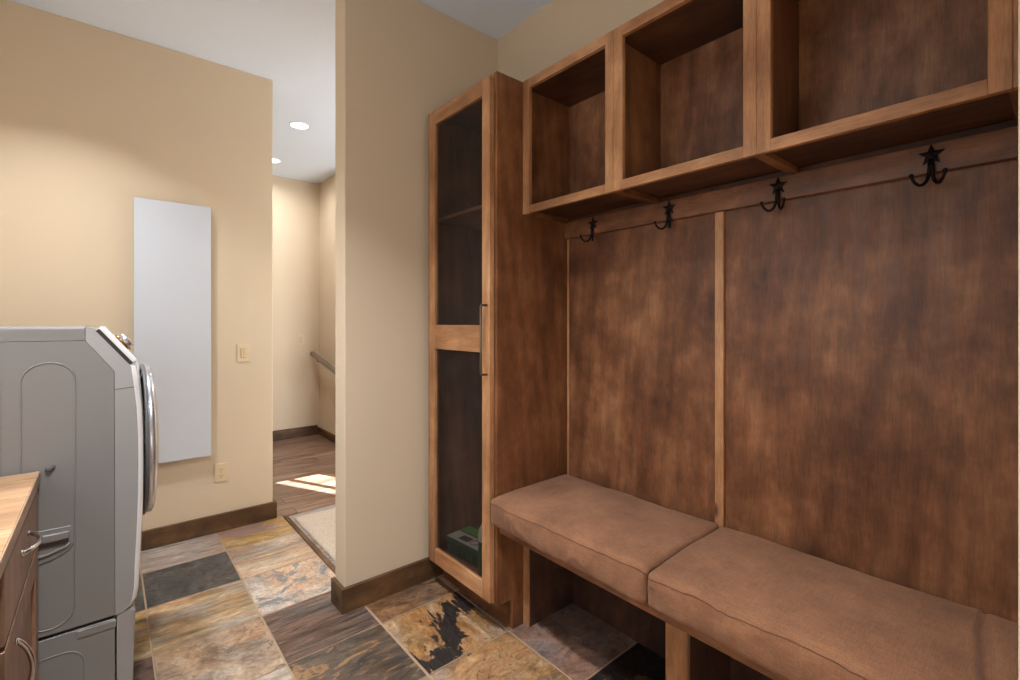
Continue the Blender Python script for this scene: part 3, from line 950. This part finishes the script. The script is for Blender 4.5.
def cushion(label, y0, y1, seed, tuck=0.0):
    x0, x1, z0, z1 = 1.250, 1.730, 0.5085, 0.631
    nx, ny, nz = 66, 120, 22
    rd = 0.018
    cx_, cy_, cz_ = (x0 + x1) / 2, (y0 + y1) / 2, (z0 + z1) / 2
    hx_, hy_, hz_ = (x1 - x0) / 2, (y1 - y0) / 2, (z1 - z0) / 2
    bm = bmesh.new()
    vd = {}

    def key(i, j, k):
        if (i, j, k) in vd:
            return vd[(i, j, k)]
        p = Vector((-hx_ + 2 * hx_ * i / nx, -hy_ + 2 * hy_ * j / ny, -hz_ + 2 * hz_ * k / nz))
        q = Vector((max(-hx_ + rd, min(hx_ - rd, p.x)), max(-hy_ + rd, min(hy_ - rd, p.y)), max(-hz_ + rd, min(hz_ - rd, p.z))))
        d = p - q
        if d.length > 1e-9:
            p = q + d.normalized() * rd
        vd[(i, j, k)] = bm.verts.new(p)
        return vd[(i, j, k)]
    for i in range(nx):
        for j in range(ny):
            bm.faces.new((key(i, j, 0), key(i, j + 1, 0), key(i + 1, j + 1, 0), key(i + 1, j, 0)))
            bm.faces.new((key(i, j, nz), key(i + 1, j, nz), key(i + 1, j + 1, nz), key(i, j + 1, nz)))
    for i in range(nx):
        for k in range(nz):
            bm.faces.new((key(i, 0, k), key(i + 1, 0, k), key(i + 1, 0, k + 1), key(i, 0, k + 1)))
            bm.faces.new((key(i, ny, k), key(i, ny, k + 1), key(i + 1, ny, k + 1), key(i + 1, ny, k)))
    for j in range(ny):
        for k in range(nz):
            bm.faces.new((key(0, j, k), key(0, j, k + 1), key(0, j + 1, k + 1), key(0, j + 1, k)))
            bm.faces.new((key(nx, j, k), key(nx, j + 1, k), key(nx, j + 1, k + 1), key(nx, j, k + 1)))
    sv = Vector((seed * 7.3, seed * 3.1, seed))
    for v_ in bm.verts:
        p = v_.co.copy()
        u, w, s_ = p.x / hx_, p.y / hy_, p.z / hz_
        # crown of the foam and bulge of the front
        puff = (1 - abs(u) ** 3) * (1 - abs(w) ** 4)
        if s_ > 0:
            v_.co.z += 0.010 * puff * s_
            # front edge sags a little lower
            v_.co.z -= 0.006 * max(0, -u) ** 4 * s_
            # the corners of the cover pull down
            v_.co.z -= 0.006 * (abs(w) ** 14) * s_ * max(0, -u + 0.2)
        v_.co.x -= 0.012 * (1 - s_ * s_) * max(0, -u) * (1 - abs(w) ** 6) - 0.004
        # wrinkles: broad drapes on the front, fine creases near the edges
        P = Vector((p.x, p.y, p.z)) + sv
        wide = noise.noise(Vector((P.x * 5, P.y * 7, P.z * 9)))
        crease = 1 - abs(noise.noise(Vector((P.x * 9 + P.y * 3, P.y * 11, P.z * 6 + 3)))) * 2.2
        crease = max(0, crease) ** 4
        fine = noise.noise(Vector((P.x * 22, P.y * 26, P.z * 18)))
        frontness = max(0, -u) ** 3
        amp = 0.0035 + 0.006 * frontness + 0.003 * abs(w) ** 4
        if s_ > -0.9:
            v_.co.z += (wide * amp * 0.8 + fine * 0.0010) * max(0, s_ + 0.3)
            v_.co.x += (wide * 0.0065 + fine * 0.0025 - crease * 0.003) * frontness * (1.25 - 0.5 * s_)
            v_.co.z -= crease * 0.0025 * max(0, s_) * (0.15 + frontness)
        # vertical gathers along the front boxing
        if u < -0.9 and s_ < 0.8:
            v_.co.x += 0.0028 * noise.noise(Vector((0, P.y * 60, P.z * 8))) * (1 - s_ * s_)
        # the two cushion ends wander
        v_.co.y += 0.008 * noise.noise(Vector((P.x * 7, 0.3 + seed, P.z * 5))) * abs(w) ** 8 * (1 if seed == 3 else 0) 
        if tuck and w < -0.80:
            # fold pulled in at the right end
            g_ = (p.y + hy_ - 0.055 - 0.03 * u) / 0.012
            v_.co.z -= 0.022 * math.exp(-g_ * g_) * max(0, s_) * (1 - u * u * 0.5)
    mb = MB()
    mb.bm.free()
    mb.bm = bm
    bmesh.ops.translate(bm, verts=bm.verts[:], vec=Vector((cx_, cy_, cz_)))
    r = thing('seat_cushion', label, 'cushion', (cx_, cy_, z0), 'seat cushions on the bench')
    zmin_ = min(v_.co.z for v_ in bm.verts)
    for v_ in bm.verts:
        v_.co.z += 0.0
    # seam line follows the front top edge
    line = []
    for j in range(0, ny + 1):
        v_ = vd[(0, j, nz - 3)]
        line.append((v_.co.x - 0.0006, v_.co.y, v_.co.z))
    mb.build('cushion_cover', M['linen'], r, smooth=True)
    MB().tube(line, 0.0011, 6).build('front_seam', M['piping'], r)
    return r


cushion('brown linen cushion on the bench next to the tall cabinet, farther from view', 0.8375, 1.616, 1)
cushion('long brown linen cushion at the near right end of the bench', 0.066, 0.8365, 2, 1.0)

# ------------------------------------------------------------------ front-loading machine on its pedestal
WY0, WY1 = 2.11, 2.795
WB = -0.76
wm = thing('washing_machine', 'light grey front-loading washing machine raised on a matching pedestal', 'washing machine', (-0.3, 2.45, 0))
MB().prism([(WB, 0.378), (WB, 1.316), (-0.0522, 1.3165), (0.0215, 1.209), (0.0237, 0.378)], 'Y', WY0, WY1, 0.0008, 1).build('cabinet_body', M['enamel'], wm)
MB().prism([(WB, 1.3175), (WB, 1.352), (WB + 0.01, 1.361), (-0.053, 1.361), (-0.053, 1.3175)], 'Y', WY0 - 0.0005, WY1 + 0.0005, 0.009, 3, sel=lambda c_: c_.z > 1.35).build('top_lid', M['enamel'], wm)
# moulded front: side cheeks and fascia
fo = [(-0.0515, 1.3165), (-0.0515, 1.360), (-0.034, 1.359), (-0.029, 1.352), (0.062, 1.231), (0.078, 1.224), (0.087, 1.150), (0.094, 1.08), (0.098, 0.98), (0.099, 0.876), (0.098, 0.78), (0.095, 0.683), (0.090, 0.56),
      (0.086, 0.45), (0.081, 0.415), (0.068, 0.392), (0.045, 0.379), (0.0245, 0.376), (0.0225, 1.2095)]
ff_ = MB()
rows = []
yc_, hw_ = (WY0 + WY1) / 2, (WY1 - WY0) / 2 - 0.0003
tt = [-1, -0.995, -0.985, -0.965, -0.93, -0.85, -0.7, -0.45, -0.2, 0, 0.2, 0.45, 0.7, 0.85, 0.93, 0.965, 0.985, 0.995, 1]
for q in tt:
    e_ = (1 - abs(q)) * hw_
    rnd = 0.012 * (1 - min(1, e_ / 0.012)) ** 2
    bulge = 0.018 * (1 - abs(q) ** 2.2) - rnd
    row = []
    for (x_, z_) in fo:
        k_ = max(0.0, min(1.0, (x_ - 0.05) / 0.03)) * (1 if z_ < 1.23 else 0)
        row.append(ff_.bm.verts.new((x_ + bulge * k_, yc_ + q * hw_, z_)))
    rows.append(row)
nf_ = len(fo)
for A_, B_ in zip(rows, rows[1:]):
    for i in range(nf_):
        f_ = ff_.bm.faces.new((A_[i], A_[(i + 1) % nf_], B_[(i + 1) % nf_], B_[i]))
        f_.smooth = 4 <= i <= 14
        f_.material_index = 1 if 4 <= i <= 15 else 0  # white front faces paint in the hall light, cheeks stay grey
ff_.bm.faces.new(rows[0][::-1])
ff_.bm.faces.new(rows[-1])
ff_.build('front_fascia', [M['enamel_front'], M['white_and_lit_front']], wm)
# seam between fascia and upper console
MB().tube([(0.023, WY0 - 0.0002, 1.148), (0.05, WY0 - 0.0002, 1.150), (0.076, WY0 - 0.0002, 1.1525)], 0.0009, 6).build('console_seam', M['rubber'], wm)
# sloping control panel
sd = Vector((0.071 + 0.020, 0, 1.238 - 1.359)).normalized()
nn = Vector((-sd.z, 0, sd.x))


def slope_box(mb, s0, s1, y0, y1, n0, n1, bev=0.0):
    o_ = Vector((-0.029, 0, 1.352))
    r = bmesh.ops.create_cube(mb.bm, size=1)
    for v_ in r['verts']:
        a = s0 if v_.co.x < 0 else s1
        b = y0 if v_.co.y < 0 else y1
        c_ = n0 if v_.co.z < 0 else n1
        p = o_ + sd * a + nn * c_
        v_.co = Vector((p.x, b, p.z))
    if bev:
        bmesh.ops.bevel(mb.bm, geom=list(set(e_ for v_ in r['verts'] for e_ in v_.link_edges)), offset=bev, segments=2, affect='EDGES')
    return mb


slen = 0.158
cp = slope_box(MB(), 0.002, slen - 0.002, WY0 + 0.012, WY1 - 0.012, -0.004, 0.027, 0.005).build('control_panel', M['white_and_lit_front'], wm)
slope_box(MB(), 0.004, slen - 0.004, WY0 + 0.002, WY0 + 0.0115, -0.004, 0.0115, 0.001).build('dark_end_trim', M['smoke'], cp)
kc = Vector((-0.029, 2.33, 1.352)) + sd * 0.088 + nn * 0.027
MB().lathe([(0, 0), (0.036, 0), (0.037, 0.005), (0.034, 0.008)], kc, nn, 32).build('knob_ring', M['gold'], cp)
MB().lathe([(0.030, 0.007), (0.031, 0.022), (0.028, 0.026), (0, 0.027)], kc, nn, 32).build('knob', M['chrome'], cp)
for yy, ss in ((2.17, 0.045), (2.19, 0.11), (2.24, 0.125)):
    slope_box(MB(), ss, ss + 0.008, yy, yy + 0.02, 0.027, 0.0295, 0.001).build('button', M['nickel'], cp)
# door
dc = (0.113, 2.452, 0.905)
dr = MB().lathe([(0.255, 0.0), (0.285, 0.0), (0.294, 0.010), (0.292, 0.024), (0.278, 0.031), (0.256, 0.032), (0.248, 0.026)], dc, 'X', 64).build('door', M['chrome'], wm)
dr['label'] = 'round chrome-ringed loading door'
MB().lathe([(0.280, -0.004), (0.300, -0.004), (0.300, 0.004), (0.284, 0.006)], dc, 'X', 64).build('door_gasket', M['gasket'], dr)
MB().lathe([(0.250, 0.025), (0.22, 0.036), (0.16, 0.045), (0.10, 0.050), (0, 0.052)], dc, 'X', 64).build('door_glass', M['glassbowl'], dr)
MB().box(0.125, 0.150, 2.69, 2.712, 0.83, 0.98, 0.005, 3).build('door_handle', M['white_and_lit_front'], dr)


def stadium(x0, x1, z0, z1, y, r, n=14):
    p = []
    for (cx_, cz_, a0) in ((x1 - r, z1 - r, 0), (x0 + r, z1 - r, 90), (x0 + r, z0 + r, 180), (x1 - r, z0 + r, 270)):
        for k in range(n + 1):
            a = math.radians(a0 + 90 * k / n)
            p.append((cx_ + r * math.cos(a), y, cz_ + r * math.sin(a)))
    return p


em = MB()
em.tube(stadium(-0.202, -0.077, 0.395, 1.247, WY0 + 0.0006, 0.060), 0.0030, 8, closed=True)
em.tube(stadium(-0.375, -0.245, 0.395, 1.247, WY0 + 0.0006, 0.060), 0.0022, 8, closed=True)
em.build('pressed_ribs', M['enamel'], wm)
# side grip plate
gp = MB()
gp.prism([(-0.245, 0.715), (-0.088, 0.716), (-0.080, 0.708), (-0.080, 0.655), (-0.092, 0.636), (-0.13, 0.617), (-0.175, 0.608), (-0.245, 0.606)], 'Y', WY0 - 0.0035, WY0 + 0.001, 0.0015, 1)
g0 = gp.build('side_grip', M['enamel'], wm)
MB().box(-0.236, -0.093, WY0 - 0.0046, WY0 - 0.0028, 0.655, 0.676, 0.0005).build('grip_slot', M['grip'], g0)
MB().box(-0.240, -0.090, WY0 - 0.014, WY0 - 0.0025, 0.677, 0.702, 0.004, 3).build('grip_lip', M['enamel'], g0)
MB().tube([(-0.245, WY0 - 0.004, 0.628), (-0.19, WY0 - 0.004, 0.630), (-0.14, WY0 - 0.004, 0.637), (-0.10, WY0 - 0.004, 0.650), (-0.090, WY0 - 0.004, 0.66)], 0.0042, 8).build('grip_rim', M['enamel'], g0)
pg = MB()
pg.lathe([(0, 0.0), (0.010, 0.0), (0.010, 0.006), (0.006, 0.009), (0, 0.009)], (-0.138, WY0, 0.909), (0, -1, 0), 8)
pg.box(-0.134, -0.124, WY0 - 0.007, WY0, 0.911, 0.919, 0.001)
pg.build('side_plug', M['grip'], wm)
# pedestal
pd = MB().prism([(WB, 0.03), (WB, 0.366), (0.0235, 0.366), (0.0235, 0.03)], 'Y', WY0 + 0.0005, WY1 - 0.0005, 0.001, 1).build('pedestal', M['enamel'], wm)
MB().prism([(0.0285, 0.03), (0.0285, 0.372), (0.072, 0.384), (0.079, 0.372), (0.077, 0.30), (0.070, 0.05), (0.06, 0.03)], 'Y', WY0 + 0.0003, WY1 - 0.0003, 0.009, 3, sel=lambda c_: c_.x > 0.059).build('pedestal_drawer', M['enamel_front'], pd)
MB().box(-0.072, 0.027, WY0 - 0.0022, WY0 + 0.001, 0.338, 0.361, 0.001).build('pedestal_bracket', M['enamel'], pd)
MB().tube(stadium(-0.19, -0.055, 0.06, 0.305, WY0 + 0.0006, 0.05), 0.002, 8, closed=True).build('pressed_ribs', M['enamel'], pd)
for xx in (-0.70, 0.0):
    for yy in (WY0 + 0.05, WY1 - 0.05):
        MB().lathe([(0, 0), (0.022, 0), (0.022, 0.006), (0.010, 0.010), (0.010, 0.032), (0, 0.032)], (xx, yy, 0.0), 'Z', 16).build('foot', M['rubber'], pd)
MB().box(WB + 0.01, 0.020, WY0 + 0.01, WY1 - 0.01, 0.3655, 0.3785).build('joint_gap', M['rubber'], pd)

# ------------------------------------------------------------------ counter and base cabinet
KY0, KY1 = 1.30, 2.092
KX = -0.178
bc = thing('base_cabinet', 'brown wooden base cabinet with a drawer and a door beside the washing machine', 'cabinet', (-0.5, 1.7, 0))
MB().prism([(-0.845, 0.0), (-0.845, 0.873), (KX - 0.02, 0.873), (KX - 0.02, 0.10), (-0.25, 0.10), (-0.25, 0.0)], 'Y', KY1 - 0.018, KY1, 0.001, 1).build('side_panel', M['cab'], bc)
MB().prism([(-0.845, 0.0), (-0.845, 0.873), (KX - 0.02, 0.873), (KX - 0.02, 0.10), (-0.25, 0.10), (-0.25, 0.0)], 'Y', KY0, KY0 + 0.018, 0.001, 1).build('side_panel', M['cab'], bc)
MB().box(-0.845, KX - 0.02, KY0 + 0.018, KY1 - 0.018, 0.10, 0.118).build('bottom_panel', M['cab'], bc)
MB().box(-0.265, -0.25, KY0 + 0.018, KY1 - 0.018, 0.0, 0.10).build('toe_kick', M['cab_dark'], bc)
k = MB()
k.box(KX - 0.02, KX, 2.050, KY1, 0.10, 0.873, 0.001)
k.box(KX - 0.02, KX, KY0, KY0 + 0.04, 0.10, 0.873, 0.001)
k.box(KX - 0.02, KX, KY0 + 0.04, 2.050, 0.835, 0.873, 0.001)
k.box(KX - 0.02, KX, KY0 + 0.04, 2.050, 0.672, 0.722, 0.001)
k.box(KX - 0.02, KX, KY0 + 0.04, 2.050, 0.10, 0.14, 0.001)
k.build('face_frame', M['cab_dark'], bc)


def pull(parent, a, b, bulge=0.028):
    a, b = Vector(a), Vector(b)
    p = [a - Vector((0.002, 0, 0))]
    n = 14
    for i in range(n + 1):
        q = i / n
        c_ = a.lerp(b, q)
        c_.x += bulge * math.sin(math.pi * q) ** 0.6 if 0 < q < 1 else 0.004
        p.append(c_)
    p.append(b - Vector((0.002, 0, 0)))
    r = [0.006] + [0.0050 + 0.0012 * abs(2 * i / n - 1) for i in range(n + 1)] + [0.006]
    mb = MB().tube(p, r, 12)
    for c_ in (a, b):
        mb.lathe([(0, 0), (0.0085, 0), (0.0085, 0.003), (0.006, 0.005)], c_, 'X', 16)
    return mb.build('pull_handle', M['nickel'], parent)


def shaker(name, y0, y1, z0, z1, fw, parent):
    x0, x1 = KX + 0.0005, KX + 0.019
    d = MB()
    d.box(x0, x1, y0, y0 + fw, z0, z1, 0.0015)
    d.box(x0, x1, y1 - fw, y1, z0, z1, 0.0015)
    d.box(x0, x1 - 0.0003, y0 + fw, y1 - fw, z0, z0 + fw, 0.0015)
    d.box(x0, x1 - 0.0003, y0 + fw, y1 - fw, z1 - fw, z1, 0.0015)
    o = d.build(name, M['cab'], parent)
    MB().box(x0, x1 - 0.009, y0 + fw - 0.001, y1 - fw + 0.001, z0 + fw - 0.001, z1 - fw + 0.001).build('inset_panel', M['cab'], o)
    return o


dw = MB().box(KX + 0.0005, KX + 0.019, 1.42, 2.066, 0.708, 0.862, 0.003, 2).build('drawer', M['cab'], bc)
pull(dw, (KX + 0.019, 1.672, 0.808), (KX + 0.019, 1.808, 0.812))
dd = shaker('door', 1.42, 2.066, 0.125, 0.698, 0.075, bc)
pull(dd, (KX + 0.019, 1.575, 0.64), (KX + 0.019, 1.575, 0.50))
ct = thing('countertop', 'light wood-look laminate countertop beside the washing machine', 'countertop', (-0.5, 1.3, 0.874))
MB().box(-0.848, -0.160, 0.55, KY1 + 0.002, 0.874, 0.910, 0.001).build('slab', M['counter'], ct)
MB().box(-0.1598, -0.157, 0.55, KY1 + 0.002, 0.8745, 0.9095, 0.0008).build('edge_band', M['counter_edge'], ct)
# the plain end cabinet that carries the near part of the counter
b2 = thing('base_cabinet', 'plain brown base cabinet at the near end of the counter', 'cabinet', (-0.5, 0.93, 0))
MB().box(-0.845, KX - 0.02, 0.57, KY0 - 0.002, 0.10, 0.873, 0.001).build('carcass', M['cab'], b2)
MB().box(-0.845, -0.25, 0.58, KY0 - 0.01, 0.0, 0.10).build('toe_kick', M['cab_dark'], b2)
d3 = MB().box(KX - 0.0195, KX - 0.001, 0.59, KY0 - 0.022, 0.125, 0.862, 0.003, 2).build('door', M['cab'], b2)
pull(d3, (KX - 0.001, 1.20, 0.80), (KX - 0.001, 1.20, 0.66))

# ------------------------------------------------------------------ things on the walls
wpn = thing('wall_panel', 'tall plain white rectangular board mounted on the beige far wall', 'wall panel', (0.322, WN - 0.04, 0.51))
MB().box(0.1265, 0.5165, WN - 0.045, WN - 0.033, 0.518, 2.118, 0.0012).build('board', M['white_board'], wpn)
mb = MB()
mb.box(0.17, 0.47, WN - 0.033, WN - 0.0005, 1.85, 1.91)
mb.box(0.17, 0.47, WN - 0.033, WN - 0.0005, 0.72, 0.78)
mb.build('mounting_bar', M['white_board'], wpn)


def plate(name, label, cat, x0, x1, z0, z1, yw, kind):
    t_ = thing(name, label, cat, ((x0 + x1) / 2, yw, z0))
    MB().box(x0, x1, yw - 0.006, yw - 0.0003, z0, z1, 0.003, 2).build('cover_plate', M['plate'], t_)
    cx_, cz_ = (x0 + x1) / 2, (z0 + z1) / 2
    if kind == 'switch':
        MB().box(cx_ - 0.017, cx_ + 0.017, yw - 0.0075, yw - 0.0055, cz_ - 0.034, cz_ + 0.034, 0.001).build('rocker_frame', M['plate_mid'], t_)
        for s_ in (-1, 1):
            MB().box(cx_ + s_ * 0.008 - 0.0068, cx_ + s_ * 0.008 + 0.0068, yw - 0.0105, yw - 0.007, cz_ - 0.031, cz_ + 0.031, 0.0015).build('rocker', M['plate'], t_)
    else:
        for s_ in (-1, 1):
            zc = cz_ + s_ * 0.02
            ro = MB()
            ro.prism([(cx_ + 0.0165 * math.cos(a), zc + 0.0155 * math.sin(a)) for a in [2 * math.pi * i / 20 for i in range(20)]], 'Y', yw - 0.0085, yw - 0.0055, 0.0005, 1)
            r0 = ro.build('receptacle', M['plate'], t_)
            sl = MB()
            sl.box(cx_ - 0.008, cx_ - 0.0055, yw - 0.0089, yw - 0.008, zc - 0.002, zc + 0.008)
            sl.box(cx_ + 0.0055, cx_ + 0.008, yw - 0.0089, yw - 0.008, zc - 0.002, zc + 0.008)
            sl.box(cx_ - 0.0025, cx_ + 0.0025, yw - 0.0089, yw - 0.008, zc - 0.010, zc - 0.005)
            sl.build('slots', M['plate_dark'], r0)
        MB().lathe([(0, 0), (0.003, 0), (0.003, 0.001), (0, 0.0012)], (cx_, yw - 0.006, cz_), (0, -1, 0), 10).build('screw', M['nickel'], t_)
    return t_


plate('light_switch', 'almond wall switch on the far wall to the right of the white board', 'light switch', 0.672, 0.748, 1.108, 1.228, WN, 'switch')
plate('wall_outlet', 'almond electrical outlet low on the far wall below the white board', 'outlet', 0.540, 0.617, 0.325, 0.446, WN, 'outlet')
plate('light_switch', 'small pale switch on the distant hall wall above the handrail end', 'light switch', 1.745, 1.823, 1.100, 1.226, 5.985, 'switch')

# handrail on the stair wall
hrl = thing('handrail', 'dark handrail sloping down along the hall stair wall', 'handrail', (1.9, 5.4, 0.8))
p0, p1 = Vector((1.90, 5.93, 1.00)), Vector((1.90, 4.97, 0.80))
m_ = MB()
prof = [(-0.022, -0.02), (0.022, -0.02), (0.026, 0.0), (0.02, 0.022), (-0.02, 0.022), (-0.026, 0.0)]
vs0 = [m_.bm.verts.new(p0 + Vector((u, 0, w_))) for u, w_ in prof]
vs1 = [m_.bm.verts.new(p1 + Vector((u, 0, w_))) for u, w_ in prof]
m_.bm.faces.new(vs0)
m_.bm.faces.new(vs1[::-1])
for i in range(6):
    m_.bm.faces.new((vs0[i], vs0[(i + 1) % 6], vs1[(i + 1) % 6], vs1[i]))
m_.build('rail', M['steel_rail'], hrl)
for yy in (5.75, 5.15):
    zz = 1.0 - (5.93 - yy) * 0.2083
    MB().tube([(1.90, yy, zz - 0.02), (1.90, yy, zz - 0.05), (1.95, yy, zz - 0.065), (HX - 0.001, yy, zz - 0.065)], 0.006, 8).build('bracket', M['pewter'], hrl)

# rug by the entry
rg = MB()
n1_, n2_ = 60, 90
vv = [[None] * (n2_ + 1) for _ in range(n1_ + 1)]
for i in range(n1_ + 1):
    for j in range(n2_ + 1):
        x, y = 1.003 + 0.86 * i / n1_, 2.42 + 1.10 * j / n2_
        ed = min(i, n1_ - i, j, n2_ - j)
        z = 0.003 + 0.011 * min(1, ed / 2) + 0.004 * noise.noise(Vector((x * 60, y * 60, 0))) * (ed > 0)
        if ed == 0:
            x += 0.004 * noise.noise(Vector((x * 30, y * 30, 4)))
        vv[i][j] = rg.bm.verts.new((x, y, z))
for i in range(n1_):
    for j in range(n2_):
        rg.bm.faces.new((vv[i][j], vv[i + 1][j], vv[i + 1][j + 1], vv[i][j + 1]))
rgo = rg.build('rug', M['rug'], smooth=True)
sm = rgo.modifiers.new('thickness', 'SOLIDIFY')
sm.thickness = 0.003
sm.offset = -1
tag(rgo, 'pale beige shaggy rug on the hall floor behind the partition', 'rug')
